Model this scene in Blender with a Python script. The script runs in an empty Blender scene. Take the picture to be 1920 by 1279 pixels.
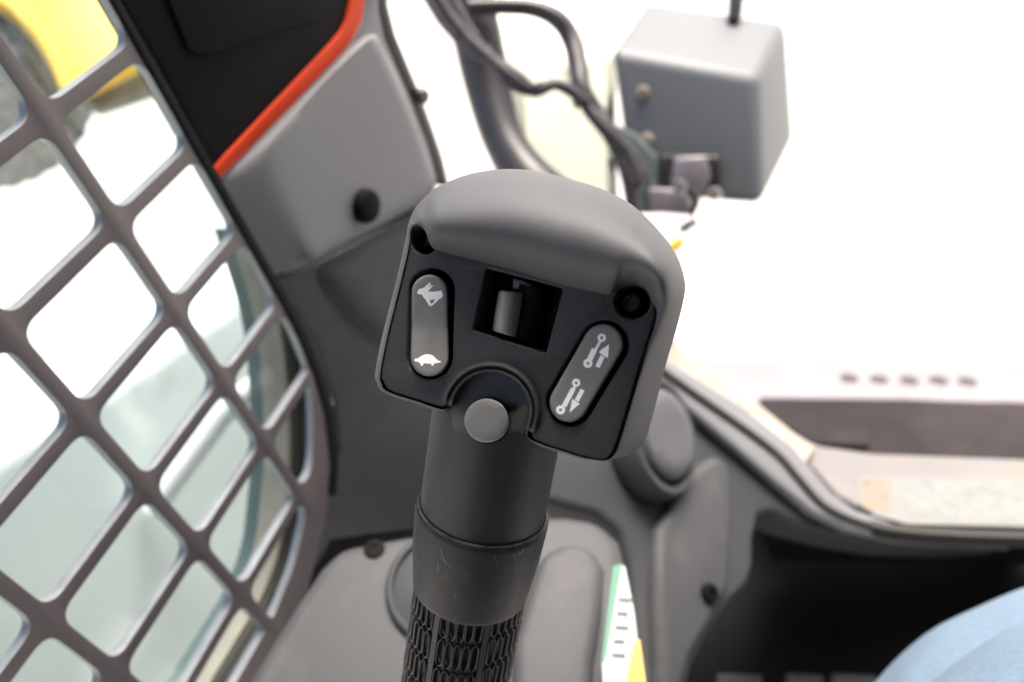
import bpy, bmesh, math, random
from mathutils import Vector, Matrix
random.seed(4)
S = bpy.context.scene
C = S.collection
R_ = math.radians

# ------------------------------------------------------------------ camera
FPX = 1500.0
PITCH, ROLL = R_(40), R_(-14.5)
r0 = Vector((1, 0, 0)); u0 = Vector((0, math.sin(PITCH), math.cos(PITCH))); BK = Vector((0, -math.cos(PITCH), math.sin(PITCH)))
RT = math.cos(ROLL) * r0 + math.sin(ROLL) * u0
UP = -math.sin(ROLL) * r0 + math.cos(ROLL) * u0
CAM = Vector((0, 0, 2.0))
cd = bpy.data.cameras.new('camera'); cam = bpy.data.objects.new('camera', cd); C.objects.link(cam)
cam.matrix_world = Matrix((( RT.x, UP.x, BK.x, CAM.x), (RT.y, UP.y, BK.y, CAM.y), (RT.z, UP.z, BK.z, CAM.z), (0, 0, 0, 1)))
cd.sensor_width = 36; cd.lens = 36 * FPX / 1920; cd.clip_start = 0.01; cd.clip_end = 2000
cd.dof.use_dof = True; cd.dof.focus_distance = 0.216; cd.dof.aperture_fstop = 9.0
S.camera = cam

# ------------------------------------------------------------------ world, sun
SUN_EL, SUN_AZ = R_(62), R_(38)        # azimuth measured from +Y towards +X
w = bpy.data.worlds.new('World'); S.world = w; w.use_nodes = True
nt = w.node_tree; bg = nt.nodes['Background']
sky = nt.nodes.new('ShaderNodeTexSky'); sky.sky_type = 'NISHITA'; sky.sun_disc = False
sky.sun_elevation = SUN_EL; sky.sun_rotation = SUN_AZ; sky.dust_density = 8.0; sky.air_density = 1.0; sky.ozone_density = .8
nt.links.new(sky.outputs[0], bg.inputs[0]); bg.inputs[1].default_value = 0.15
sd = bpy.data.lights.new('sun', 'SUN'); sd.energy = 1.5; sd.angle = R_(24); sd.color = (1, .975, .95)
so = bpy.data.objects.new('sun', sd); C.objects.link(so)
sdir = Vector((math.sin(SUN_AZ) * math.cos(SUN_EL), math.cos(SUN_AZ) * math.cos(SUN_EL), math.sin(SUN_EL)))
so.rotation_euler = sdir.to_track_quat('Z', 'Y').to_euler()
S.view_settings.view_transform = 'Standard'; S.view_settings.look = 'None'
S.view_settings.exposure = 1.45; S.view_settings.gamma = 1
S.cycles.max_bounces = 8; S.cycles.diffuse_bounces = 4; S.cycles.transparent_max_bounces = 12
S.cycles.sample_clamp_indirect = 8

# ------------------------------------------------------------------ geometry of the place
def P(x, y, d):
    return CAM + d * ((x - 960) / FPX * RT + (639.5 - y) / FPX * UP - BK)
def camv(v): return RT * v[0] + UP * v[1] + BK * v[2]
class Plane:
    def __init__(s, o, n, e1=None):
        s.o = o; s.n = n.normalized()
        if s.n.dot(CAM - o) < 0: s.n = -s.n
        e = e1 if e1 is not None else RT
        s.e1 = (e - e.dot(s.n) * s.n).normalized(); s.e2 = s.n.cross(s.e1)
    def hit(s, x, y, off=0.0):
        d = P(x, y, 1) - CAM
        return CAM + d * ((s.o + s.n * off - CAM).dot(s.n) / d.dot(s.n))
    def uv(s, x, y):
        p = s.hit(x, y) - s.o; return (p.dot(s.e1), p.dot(s.e2))
    def w(s, p): return (p - s.o).dot(s.n)
def plane3(a, b, c):
    a, b, c = P(*a), P(*b), P(*c); return Plane(a, (b - a).cross(c - a))
def catmull(pts, n=6, closed=True):
    out = []; m = len(pts)
    for i in range(m if closed else m - 1):
        g = [pts[(i + k) % m] if closed else pts[min(max(i + k, 0), m - 1)] for k in (-1, 0, 1, 2)]
        for j in range(n):
            t = j / n
            out.append(tuple(.5 * ((2 * b) + (-a + c) * t + (2 * a - 5 * b + 4 * c - d) * t * t + (-a + 3 * b - 3 * c + d) * t ** 3) for a, b, c, d in zip(*g)))
    if not closed: out.append(tuple(pts[-1]))
    return out
def fillet(poly, r, n=5):
    out = []; m = len(poly)
    for i in range(m):
        a, b, c = Vector(poly[i - 1]), Vector(poly[i]), Vector(poly[(i + 1) % m])
        la, lc = (a - b).length, (c - b).length
        if la < 1e-9 or lc < 1e-9: continue
        p = b + (a - b) / la * min(r, la * .45); q = b + (c - b) / lc * min(r, lc * .45)
        for j in range(n + 1):
            t = j / n; v = p * (1 - t) ** 2 + b * 2 * t * (1 - t) + q * t * t; out.append(tuple(v))
    return out

# ------------------------------------------------------------------ materials
def ramp(nt, a, b, p0, p1):
    r = nt.nodes.new('ShaderNodeValToRGB'); e = r.color_ramp.elements
    e[0].position = p0; e[0].color = (*a, 1); e[1].position = p1; e[1].color = (*b, 1); return r
def mat(name, col, rough=.5, metal=0, bump=0, bscale=2000, var=.08, vscale=25, dust=None, dscale=60, dlo=.6, dhi=.75, spec=.5, coat=0):
    m = bpy.data.materials.new(name); m.use_nodes = True; nt = m.node_tree; b = nt.nodes['Principled BSDF']
    b.inputs['Roughness'].default_value = rough; b.inputs['Metallic'].default_value = metal
    b.inputs['Specular IOR Level'].default_value = spec; b.inputs['Coat Weight'].default_value = coat
    tc = nt.nodes.new('ShaderNodeTexCoord'); src = tc.outputs['Object']
    n = nt.nodes.new('ShaderNodeTexNoise'); n.inputs['Scale'].default_value = vscale; n.inputs['Detail'].default_value = 5
    nt.links.new(src, n.inputs['Vector'])
    r = ramp(nt, [c * (1 - var) for c in col], [min(1, c * (1 + var)) for c in col], .3, .7)
    nt.links.new(n.outputs['Fac'], r.inputs[0]); out = r.outputs[0]
    if dust:
        d = nt.nodes.new('ShaderNodeTexNoise'); d.inputs['Scale'].default_value = dscale; d.inputs['Detail'].default_value = 8; d.inputs['Roughness'].default_value = .7
        nt.links.new(src, d.inputs['Vector'])
        dr = ramp(nt, (0, 0, 0), (1, 1, 1), dlo, dhi); nt.links.new(d.outputs['Fac'], dr.inputs[0])
        mx = nt.nodes.new('ShaderNodeMix'); mx.data_type = 'RGBA'; mx.inputs[7].default_value = (*dust, 1)
        nt.links.new(dr.outputs[0], mx.inputs[0]); nt.links.new(out, mx.inputs[6]); out = mx.outputs[2]
    nt.links.new(out, b.inputs['Base Color'])
    rr = nt.nodes.new('ShaderNodeMapRange'); rr.inputs[3].default_value = max(0, rough - .07); rr.inputs[4].default_value = min(1, rough + .07)
    nt.links.new(n.outputs['Fac'], rr.inputs[0]); nt.links.new(rr.outputs[0], b.inputs['Roughness'])
    if bump:
        bn = nt.nodes.new('ShaderNodeTexNoise'); bn.inputs['Scale'].default_value = bscale; bn.inputs['Detail'].default_value = 3
        nt.links.new(src, bn.inputs['Vector'])
        bp = nt.nodes.new('ShaderNodeBump'); bp.inputs['Strength'].default_value = bump; bp.inputs['Distance'].default_value = .0002
        nt.links.new(bn.outputs['Fac'], bp.inputs['Height']); nt.links.new(bp.outputs[0], b.inputs['Normal'])
    return m
def glass(name, tint, refl=.06):
    m = bpy.data.materials.new(name); m.use_nodes = True; nt = m.node_tree; nt.nodes.clear()
    o = nt.nodes.new('ShaderNodeOutputMaterial'); t = nt.nodes.new('ShaderNodeBsdfTransparent'); g = nt.nodes.new('ShaderNodeBsdfGlossy')
    t.inputs[0].default_value = (*tint, 1); g.inputs['Roughness'].default_value = .05
    mx = nt.nodes.new('ShaderNodeMixShader'); mx.inputs[0].default_value = refl
    nt.links.new(t.outputs[0], mx.inputs[1]); nt.links.new(g.outputs[0], mx.inputs[2]); nt.links.new(mx.outputs[0], o.inputs[0])
    return m
M = dict(
    hood=mat('moulded_grey', (.089, .091, .095), .55, spec=.36, bump=.3, bscale=3000, var=.06, vscale=35, dust=(.17, .165, .15), dscale=700, dlo=.72, dhi=.80),
    face=mat('textured_black', (.031, .0302, .0295), .5, bump=.9, bscale=1800, var=.15, dust=(.10, .10, .09), dscale=900, dlo=.70, dhi=.78, spec=.42),
    shaft=mat('grip_rubber', (.026, .027, .028), .46, spec=.4, bump=.25, bscale=1500, var=.15, vscale=60, dust=(.07, .065, .05), dscale=200, dlo=.58, dhi=.86),
    collar=mat('collar_rubber', (.030, .031, .032), .5, spec=.3, bump=.4, bscale=700, var=.2, vscale=70, dust=(.10, .08, .05), dscale=120, dlo=.54, dhi=.80),
    boot=mat('boot_rubber', (.006, .006, .006), .45, bump=.3, var=.2, dust=(.12, .08, .045), dscale=180, dlo=.6, dhi=.8),
    rib=mat('rib_rubber', (.05, .05, .051), .34, bump=.3, var=.2, dust=(.20, .15, .09), dscale=110, dlo=.57, dhi=.72),
    dirt=mat('dry_dirt', (.22, .165, .11), .9, bump=.8, bscale=900, var=.5, vscale=200, dust=(.05, .042, .035), dscale=220, dlo=.52, dhi=.66),
    paddle=mat('paddle_grey', (.27, .265, .25), .5, bump=.2, var=.03), btn=mat('button_grey', (.165, .162, .152), .45, bump=.2, var=.03),
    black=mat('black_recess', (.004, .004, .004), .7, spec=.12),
    scr=mat('pale_scratch', (.16, .16, .155), .6, var=.3, vscale=900), white=mat('white_print', (.88, .88, .87), .6, var=.04, vscale=900),
    guard=mat('guard_paint', (.10, .086, .09), .42, bump=.25, bscale=900, var=.12, vscale=18, spec=.5, dust=(.17, .15, .14), dscale=22, dlo=.6, dhi=.85),
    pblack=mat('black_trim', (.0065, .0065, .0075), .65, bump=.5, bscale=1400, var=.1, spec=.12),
    orange=mat('orange_strip', (.75, .055, .008), .55, spec=.3, bump=.2, var=.03),
    pgrey=mat('grey_trim', (.225, .228, .232), .55, spec=.35, bump=.6, bscale=900, var=.04, vscale=8, dust=(.27, .265, .255), dscale=30, dlo=.55, dhi=.9),
    pdark=mat('dark_grey_trim', (.058, .061, .064), .6, spec=.3, bump=.6, bscale=900, var=.06, dust=(.10, .10, .10), dscale=14, dlo=.5, dhi=.9),
    console=mat('console_grey', (.054, .055, .058), .6, spec=.38, bump=.5, bscale=900, var=.05, dust=(.095, .092, .088), dscale=25, dlo=.5, dhi=.9),
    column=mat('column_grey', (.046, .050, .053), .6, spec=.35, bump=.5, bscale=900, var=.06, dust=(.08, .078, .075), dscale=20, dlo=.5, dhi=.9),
    ledge=mat('ledge_grey', (.21, .212, .22), .5, var=.05), disc=mat('vent_grey', (.080, .080, .087), .5, bump=.3), under=mat('machine_shadow', (.21, .19, .16), .9, var=.3),
    sill=mat('dusty_sill', (.165, .155, .153), .6, bump=.5, bscale=500, var=.08, vscale=15, dust=(.20, .17, .13), dscale=18, dlo=.5, dhi=.75),
    seal=mat('rubber_seal', (.02, .019, .014), .6, bump=.3),
    cream=mat('dusty_frame', (.32, .27, .22), .6, var=.2, vscale=20),
    steel=mat('box_steel', (.128, .138, .141), .5, bump=.3, bscale=300, var=.05, vscale=6, metal=.0),
    bracket=mat('bracket_steel', (.26, .235, .25), .4, metal=.3, var=.15),
    zinc=mat('zinc_bolt', (.65, .62, .58), .28, metal=.9),
    tube=mat('black_tube', (.028, .024, .025), .38, bump=.2, var=.15),
    cable=mat('cable_sleeve', (.042, .038, .04), .55, bump=.5, bscale=500, var=.3, vscale=90),
    strip=mat('grey_green_steel', (.10, .13, .125), .5, var=.1),
    ground=mat('pale_concrete', (.47, .46, .43), .9, bump=.3, bscale=40, var=.12, vscale=.6, dust=(.42, .39, .34), dscale=3, dlo=.45, dhi=.7),
    edge=mat('edge_highlight', (.27, .275, .285), .42, metal=.4, var=.15, vscale=60), hlwhite=mat('highlight_white', (.8, .8, .8), .3, var=.03),
    arm=mat('pale_arm_paint', (.66, .70, .70), .35, var=.05, vscale=4, dust=(.45, .46, .43), dscale=7, dlo=.6, dhi=.85),
    yellow=mat('yellow_paint', (.66, .38, .008), .45, var=.04, vscale=5),
    tyre=mat('dusty_tyre', (.11, .105, .10), .9, bump=.5, bscale=80, var=.4, vscale=12, dust=(.28, .26, .23), dscale=20, dlo=.45, dhi=.7),
    bucket=mat('worn_steel', (.015, .012, .0125), .7, spec=.2, var=.25, vscale=9, metal=.1, dust=(.032, .026, .026), dscale=6, dlo=.45, dhi=.7),
    bpale=mat('pale_quick_attach', (.20, .185, .19), .5, var=.12, vscale=6),
    denim=mat('light_blue_denim', (.135, .195, .255), .9, bump=1, bscale=900, var=.16, vscale=500),
    roof=mat('cab_liner', (.10, .10, .10), .8),
    green=mat('green_print', (.012, .15, .085), .5), wlabel=mat('white_label', (.32, .33, .325), .5, var=.05), faded=mat('faded_paper', (.185, .185, .175), .6, var=.08),
    ylabel=mat('yellow_label', (.50, .29, .015), .5, var=.05), tan=mat('tan_print', (.12, .095, .06), .6, var=.1),
    pblue=mat('pale_blue_print', (.12, .155, .18), .6, var=.1), pgreen=mat('pale_green_print', (.14, .165, .12), .6, var=.1),
    dglass=glass('tinted_door_glass', (.90, .97, .96), .05), fglass=glass('green_tinted_glass', (.60, .64, .575), .05),
)

def print_mat(name, cols):
    m = mat(name, (.2, .2, .2), .6); nt = m.node_tree; b = nt.nodes['Principled BSDF']
    tc = nt.nodes.new('ShaderNodeTexCoord'); v = nt.nodes.new('ShaderNodeTexNoise'); v.inputs['Scale'].default_value = 55; v.inputs['Detail'].default_value = 6; v.inputs['Roughness'].default_value = .65
    nt.links.new(tc.outputs['Object'], v.inputs['Vector']); r = nt.nodes.new('ShaderNodeValToRGB'); e = r.color_ramp.elements
    for i, c in enumerate(cols):
        q = .34 + .32 * i / (len(cols) - 1)
        if i < 2: el = e[i]; el.position = q
        else: el = e.new(q)
        el.color = (*c, 1)
    nt.links.new(v.outputs['Fac'], r.inputs[0]); nt.links.new(r.outputs[0], b.inputs['Base Color']); return m
M['map'] = print_mat('faded_map_print', [(.10, .13, .15), (.17, .19, .18), (.20, .205, .19), (.14, .17, .15), (.20, .16, .12)])
M['tanmap'] = print_mat('faded_tan_print', [(.15, .11, .07), (.21, .16, .11), (.19, .17, .14), (.12, .10, .08)])

# ------------------------------------------------------------------ object helpers
def root(name, label, cat, loc, group=None):
    o = bpy.data.objects.new(name, None); C.objects.link(o); o.location = loc; o.empty_display_size = .02
    o['label'] = label; o['category'] = cat
    if group: o['group'] = group
    return o
def tag(o, label, cat, group=None):
    o['label'] = label; o['category'] = cat
    if group: o['group'] = group
    return o
def wloc(o):
    v = Vector((0, 0, 0))
    while o is not None: v += o.location; o = o.parent
    return v
def obj(name, verts, faces, m, parent=None, smooth=True, bevel=0, seg=3, label=None, angle=35):
    base = wloc(parent) if parent else None
    if base is None: base = sum((Vector(v) for v in verts), Vector()) / len(verts)
    loc = Vector((0, 0, 0)) if parent else base
    me = bpy.data.meshes.new(name); me.from_pydata([tuple(Vector(v) - base) for v in verts], [], faces)
    bm = bmesh.new(); bm.from_mesh(me); bmesh.ops.remove_doubles(bm, verts=bm.verts, dist=1e-7)
    bmesh.ops.recalc_face_normals(bm, faces=bm.faces)
    if bevel:
        ed = [e for e in bm.edges if len(e.link_faces) == 2 and e.calc_face_angle(0) > R_(angle)]
        bmesh.ops.bevel(bm, geom=ed, offset=bevel, segments=seg, affect='EDGES', profile=.5, clamp_overlap=True)
    for f in bm.faces: f.smooth = smooth
    if smooth:
        for e in bm.edges:
            if len(e.link_faces) == 2 and e.calc_face_angle(0) > R_(50): e.smooth = False
    bm.to_mesh(me); bm.free(); me.materials.append(m)
    o = bpy.data.objects.new(name, me); C.objects.link(o); o.location = loc
    if parent: o.parent = parent
    if label: o['label'] = label
    return o
def loft(rings, closed=True, cap0=False, cap1=False):
    n = len(rings[0]); v = [p for r in rings for p in r]; f = []
    for k in range(len(rings) - 1):
        for i in range(n if closed else n - 1):
            j = (i + 1) % n; f.append((k * n + i, k * n + j, (k + 1) * n + j, (k + 1) * n + i))
    if cap0: f.append(tuple(range(n)))
    if cap1: f.append(tuple((len(rings) - 1) * n + i for i in range(n)))
    return v, f
def slab(name, px, pl, th, m, parent=None, off=0, bevel=0, rnd=0, smoothn=0, **k):
    """an outline on a real plane, given real thickness behind it"""
    if smoothn: px = catmull(px, smoothn)
    if rnd: px = fillet(px, rnd)
    a = [pl.hit(x, y, off) for x, y in px]; b = [p - pl.n * th for p in a]
    v, f = loft([a, b], True, True, True)
    return obj(name, v, f, m, parent, bevel=bevel, **k)
def sweep_pts(path, radii, n=12, flat=1.0, lump=0):
    rings = []; m = len(path); prev = None
    for i, p in enumerate(path):
        t = (path[min(i + 1, m - 1)] - path[max(i - 1, 0)]).normalized()
        a = t.orthogonal() if prev is None else (prev - prev.dot(t) * t)
        a.normalize(); prev = a; b = t.cross(a)
        rings.append([p + (a * math.cos(q) + b * math.sin(q) * flat) * radii[i] * (1 + lump * random.uniform(-1, 1)) for q in (2 * math.pi * j / n for j in range(n))])
    return rings
def tube(name, pts, m, parent=None, n=14, sub=6, lump=0, **k):
    """pts: (x, y, depth, radius px)"""
    q = catmull(pts, sub, False)
    path = [P(x, y, d) for x, y, d, r in q]; rad = [r * d / FPX for x, y, d, r in q]
    v, f = loft(sweep_pts(path, rad, n, lump=lump), True, True, True)
    return obj(name, v, f, m, parent, **k)
def bolt(name, pl, x, y, r, h, m, parent=None, hexa=False, socket=True, off=0, label=None):
    """a screw head, radius r px, height h m, with a socket"""
    c = pl.hit(x, y, off); rr = (pl.hit(x + r, y, off) - c).length; n = 6 if hexa else 28
    def ring(s, z): return [c + (pl.e1 * math.cos(2 * math.pi * i / n) + pl.e2 * math.sin(2 * math.pi * i / n)) * rr * s + pl.n * z for i in range(n)]
    rings = [ring(1, -.001), ring(1, h * .55), ring(.93, h * .85), ring(.8, h)]
    if socket: rings += [ring(.45, h), ring(.42, h * .3)]
    v, f = loft(rings, True, False, True)
    return obj(name, v, f, m, parent, label=label)
def curve_mesh(name, pl, loops, w0, w1, m, parent=None, bevel=.0003, label=None):
    """filled outline with holes on a plane, thickness w0..w1, rounded edges"""
    cu = bpy.data.curves.new(name, 'CURVE'); cu.dimensions = '2D'; cu.fill_mode = 'BOTH'
    for lp in loops:
        s = cu.splines.new('POLY'); s.points.add(len(lp) - 1); s.use_cyclic_u = True
        for i, (a, b) in enumerate(lp): s.points[i].co = (a, b, 0, 1)
    cu.extrude = (w1 - w0) / 2 - bevel; cu.bevel_depth = bevel; cu.bevel_resolution = 2; cu.offset = -bevel
    t = bpy.data.objects.new('t', cu); C.objects.link(t)
    dg = bpy.context.evaluated_depsgraph_get(); me = bpy.data.meshes.new_from_object(t.evaluated_get(dg))
    bpy.data.objects.remove(t)
    base = wloc(parent) if parent else pl.o
    mid = (w0 + w1) / 2
    for v in me.vertices: v.co = pl.o + pl.e1 * v.co.x + pl.e2 * v.co.y + pl.n * (v.co.z + mid) - base
    bm = bmesh.new(); bm.from_mesh(me); bmesh.ops.remove_doubles(bm, verts=bm.verts, dist=1e-6)
    for f in bm.faces: f.smooth = True
    for e in bm.edges:
        if len(e.link_faces) == 2 and e.calc_face_angle(0) > R_(40): e.smooth = False
    bm.to_mesh(me); bm.free()
    me.materials.clear(); me.materials.append(m); me.name = name
    o = bpy.data.objects.new(name, me); C.objects.link(o)
    if parent: o.parent = parent
    else: o.location = base
    if label: o['label'] = label
    return o

# ------------------------------------------------------------------ ground
gv = [Vector((x, y, 0)) for x, y in ((-400, -400), (400, -400), (400, 400), (-400, 400))]
g = obj('ground', gv, [(0, 1, 2, 3)], M['ground'], smooth=False); g['kind'] = 'structure'

# ------------------------------------------------------------------ window guard (left)
GS = .065
ga, gb, gc = (Vector(v) * GS for v in ((.15850, -.53966, -.52029), (-.32246, -.69445, .64325), (-2.70768, 1.29806, -4.66341)))
GO = CAM + camv(gc); GA = camv(ga); GB = camv(gb)
GP = Plane(GO, GA.cross(GB), GA)
def px2uv(x, y): return GP.uv(x, y)
def clip(poly, reg):
    out = poly
    for i in range(len(reg)):
        a, b = Vector(reg[i]), Vector(reg[(i + 1) % len(reg)]); inp = out; out = []
        side = lambda p: (b.x - a.x) * (p[1] - a.y) - (b.y - a.y) * (p[0] - a.x)
        for k in range(len(inp)):
            p, q = inp[k - 1], inp[k]; sp, sq = side(p) * SG, side(q) * SG
            if (sp >= 0) != (sq >= 0):
                t = sp / (sp - sq); out.append((p[0] + (q[0] - p[0]) * t, p[1] + (q[1] - p[1]) * t))
            if sq >= 0: out.append(q)
        if not out: return []
    return out
def area(p): return sum(p[i - 1][0] * p[i][1] - p[i][0] * p[i - 1][1] for i in range(len(p))) / 2
hole_edge = [(140, -112), (203, 0), (362, 282), (521, 564), (558, 636), (578, 688), (587, 745), (589, 820), (585, 890), (575, 960), (552, 1060), (516, 1149), (493, 1190), (445, 1275), (400, 1350)]
reg = [px2uv(*p) for p in hole_edge + [(-500, 1500), (-700, 600), (-500, -400)]]
SG = 1 if area(reg) > 0 else -1
outer_edge = [(152, -112), (209, 0), (368, 282), (529, 564), (566, 636), (602, 738), (620, 803), (623, 870), (619, 920), (607, 989), (577, 1108), (531, 1213), (506, 1273), (450, 1380)]
outl = [px2uv(*p) for p in outer_edge + [(-600, 1520), (-900, 600), (-800, -700)]]
la, lb = GA.length, GB.length
e_a = GA.normalized(); sgn = 1 if GP.e2.dot(GB) > 0 else -1
holes = []
ia, ib = .070, .052
for i in range(-7, 12):
    for j in range(-5, 6):
        q = [((i + ia) * la, (j + ib) * lb * sgn), ((i + 1 - ia) * la, (j + ib) * lb * sgn), ((i + 1 - ia) * la, (j + 1 - ib) * lb * sgn), ((i + ia) * la, (j + 1 - ib) * lb * sgn)]
        c = clip(q, reg)
        # merge near-duplicate points
        d = []
        for p in c:
            if not d or (Vector(p) - Vector(d[-1])).length > .0008: d.append(p)
        if len(d) > 2 and (Vector(d[0]) - Vector(d[-1])).length < .0008: d.pop()
        if len(d) >= 3 and abs(area(d)) > 9e-5: holes.append(fillet(d, .0085, 6))
guard = curve_mesh('window_guard', GP, [outl] + holes, -.0052, 0, M['guard'], bevel=.0003)
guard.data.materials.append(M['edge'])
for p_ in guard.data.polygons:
    if abs(p_.normal.dot(GP.n)) < .45: p_.material_index = 1  # lighter hole walls paint in the outside light caught on them
tag(guard, 'dark diamond mesh steel guard with rounded openings over the left side window', 'window guard')

# outside the guard: door glass, its frame and seal, the lift arm, the yellow machine
GL = Plane(GP.o - GP.n * .035, GP.n, GP.e1)
gl = slab('door_glass', [(-600, -300), (340, -300), (500, 300), (600, 560), (600, 700), (610, 860), (590, 1000), (520, 1180), (420, 1400), (-600, 1500)], GL, .004, M['dglass'], smoothn=0)
tag(gl, 'pale green tinted pane of side window glass behind the diamond guard', 'window glass')
fr = root('door_frame', 'dusty cream and black frame edge curving behind the right rim of the guard', 'window frame', GP.hit(560, 900, -.04))
e_in = [(500, 430), (540, 560), (557, 650), (563, 720), (566, 800), (566, 870), (560, 940), (547, 1035), (515, 1120), (477, 1185), (425, 1270), (360, 1380)]
def strip(name, e, a, b, off, th, m, parent, bevel=.0015, **k):
    e = catmull([p for p in e], 5, False)
    q = [(x + a, y) for x, y in e] + [(x + b, y) for x, y in reversed(e)]
    return slab(name, q, GP, th, m, parent, off=off, bevel=bevel, **k)
strip('frame_rail', e_in, -26, -7, -.035, .02, M['cream'], fr)
strip('rubber_seal', e_in, -7, 8, -.030, .02, M['seal'], fr)
strip('inner_flange', e_in, 8, 40, -.026, .02, M['seal'], fr)
strip('outer_rail', e_in, -52, -30, -.05, .02, M['strip'], fr)

LA = Plane(GP.o - GP.n * .30, GP.n, GP.e1)
arm = root('loader_boom', 'pale aqua grey loader boom filling the lower left beyond the guard', 'boom', LA.hit(200, 1000))
def beam(pl, pts, radius, th, m, name, parent):
    a = [pl.hit(x, y) for x, y in pts]; b = [p - pl.n * th for p in a]
    v, f = loft([a, b], True, True, True); return obj(name, v, f, m, parent, bevel=radius, seg=5)
beam(LA, [(-700, 1030), (-100, 905), (90, 790), (300, 655), (505, 520), (700, 420), (900, 1000), (800, 1500), (-700, 1600)], .02, .12, M['arm'], 'arm_plate', arm)
LB = Plane(GP.o - GP.n * .26, GP.n, GP.e1)
tube('arm_highlight', [(288, 962, .74, 20), (320, 912, .74, 22), (380, 830, .74, 22), (430, 765, .74, 22), (500, 708, .74, 22), (600, 640, .74, 22)], M['hlwhite'], arm)  # white tube stands in for the bright highlight along the boom edge

# ------------------------------------------------------------------ yellow machine outside, top left
ym = root('yellow_machine', 'bright yellow machine with a dusty tyre parked outside beyond the guard', 'construction machine', P(60, 150, 2.6))
YP = plane3((0, 0, 2.4), (250, 0, 2.5), (150, 300, 2.2))
slab('body_panel', [(-260, -120), (-60, -30), (15, 15), (60, 60), (90, 110), (112, 168), (130, 172), (200, 138), (285, 96), (330, -120)], YP, .06, M['yellow'], ym, bevel=.03)
TP = plane3((0, 0, 2.5), (100, 0, 2.5), (0, 200, 2.35))
tc = TP.hit(-90, 110, -.05); tr = (TP.hit(78, 110, -.05) - tc).length
rg = []
for s, z in ((.45, -.02), (.5, .03), (.62, .04), (.9, .05), (1, .0), (1, -.3), (.5, -.32)):
    rg.append([tc + (TP.e1 * math.cos(q) + TP.e2 * math.sin(q)) * tr * s * (1 + (.03 if s == 1 and i % 4 < 2 else 0)) + TP.n * z for i, q in enumerate(2 * math.pi * k / 96 for k in range(96))])
v, f = loft(rg, True, True, True); obj('tyre', v, f, M['tyre'], ym)
slab('shadow_panel', [(135, 185), (200, 150), (290, 105), (330, 150), (250, 178), (185, 200)], YP, .05, M['under'], ym, bevel=.01, off=-.25)  # tan-grey panel stands in for the machine's shadow on the ground

# ------------------------------------------------------------------ cab pillar trim
def gd(x, y): return -(GP.hit(x, y) - CAM).dot(BK)
PP = plane3((400, 330, gd(400, 330) + .012), (520, 560, gd(520, 560) + .014), (825, 340, .56))
pil = root('cab_pillar', 'grey and black corner pillar trim with orange strip between guard and front window', 'pillar trim', PP.hit(600, 500))
slab('black_panel', [(150, -120), (224, 0), (300, 125), (398, 318), (420, 300), (560, 150), (640, 62), (662, 20), (668, -20), (670, -120)], PP, .005, M['pblack'], pil, off=.001, bevel=.002)
pk = slab('pocket_cover', [(265, -120), (316, 0), (340, 60), (352, 92), (372, 104), (420, 98), (520, 60), (600, 40), (618, -10), (620, -120)], PP, .003, M['pblack'], pil, off=.003, bevel=.0012, seg=3)
ORO = [(397, 322), (420, 294), (505, 204), (560, 146), (620, 82), (640, 58), (651, 34), (657, 0), (659, -60), (660, -120)]
ORI = [(405, 334), (412, 336), (440, 309), (520, 226), (580, 164), (640, 102), (664, 72), (678, 42), (685, 0), (687, -60), (688, -120)]
slab('orange_strip', ORO + ORI[::-1], PP, .003, M['orange'], pil, off=.0025, bevel=.0008)
up_out = [(400, 335), (412, 338), (440, 311), (520, 228), (580, 166), (640, 104), (666, 74), (681, 42), (688, 0), (690, -120), (708, -120), (712, 20), (722, 70), (745, 125), (780, 205), (805, 275), (822, 338), (815, 366), (775, 392), (680, 444), (600, 486), (560, 505), (506, 519), (470, 462), (430, 390)]
up = slab('upper_panel', up_out, PP, .005, M['pgrey'], pil, off=.001, bevel=.0025)
slab('seam_backing', [(470, 460), (700, 390), (790, 345), (830, 410), (760, 460), (620, 540), (525, 575)], PP, .004, M['seal'], pil, off=-.010)
# the raised pad of the upper panel: a soft step
pad = [(702, 70), (716, 95), (740, 145), (772, 220), (797, 290), (810, 335), (800, 362), (760, 388), (680, 432), (610, 472), (582, 485), (560, 430), (535, 370), (516, 320), (510, 280), (522, 250), (560, 205), (620, 140), (670, 92)]
skirt = [(701, 64), (719, 92), (744, 143), (776, 218), (801, 289), (814, 337), (804, 368), (764, 395), (684, 439), (612, 479), (575, 494), (522, 508), (452, 420), (418, 350), (428, 325), (470, 279), (530, 217), (597, 150), (662, 82)]
cpx = (660, 300)
def padring(t, off, sc=1.0):
    q = [(cpx[0] + (a[0] + (b[0] - a[0]) * t - cpx[0]) * sc, cpx[1] + (a[1] + (b[1] - a[1]) * t - cpx[1]) * sc) for a, b in zip(skirt, pad)]
    return [PP.hit(x, y, off) for x, y in catmull(q, 4)]
v, f = loft([padring(0, -.001), padring(0, .0014), padring(.3, .0040), padring(.7, .0078), padring(.9, .0093), padring(1.05, .0098), padring(1.1, .0100, .9), padring(1.1, .0101, .5)], True, False, True)
obj('raised_pad', v, f, M['pgrey'], pil)
bolt('retaining_screw', PP, 682, 386, 21, .006, M['black'], pil, off=.0100, socket=False)
slab('edge_seal', [(708, -120), (714, 20), (724, 70), (748, 125), (783, 205), (808, 275), (826, 338), (835, 350), (842, 345), (832, 300), (812, 240), (790, 180), (765, 120), (742, 65), (728, 10), (722, -120)], PP, .02, M['tube'], pil, off=.0, bevel=.001)
bolt('seal_clip', PP, 784, 180, 9, .006, M['tube'], pil, socket=False)
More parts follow.
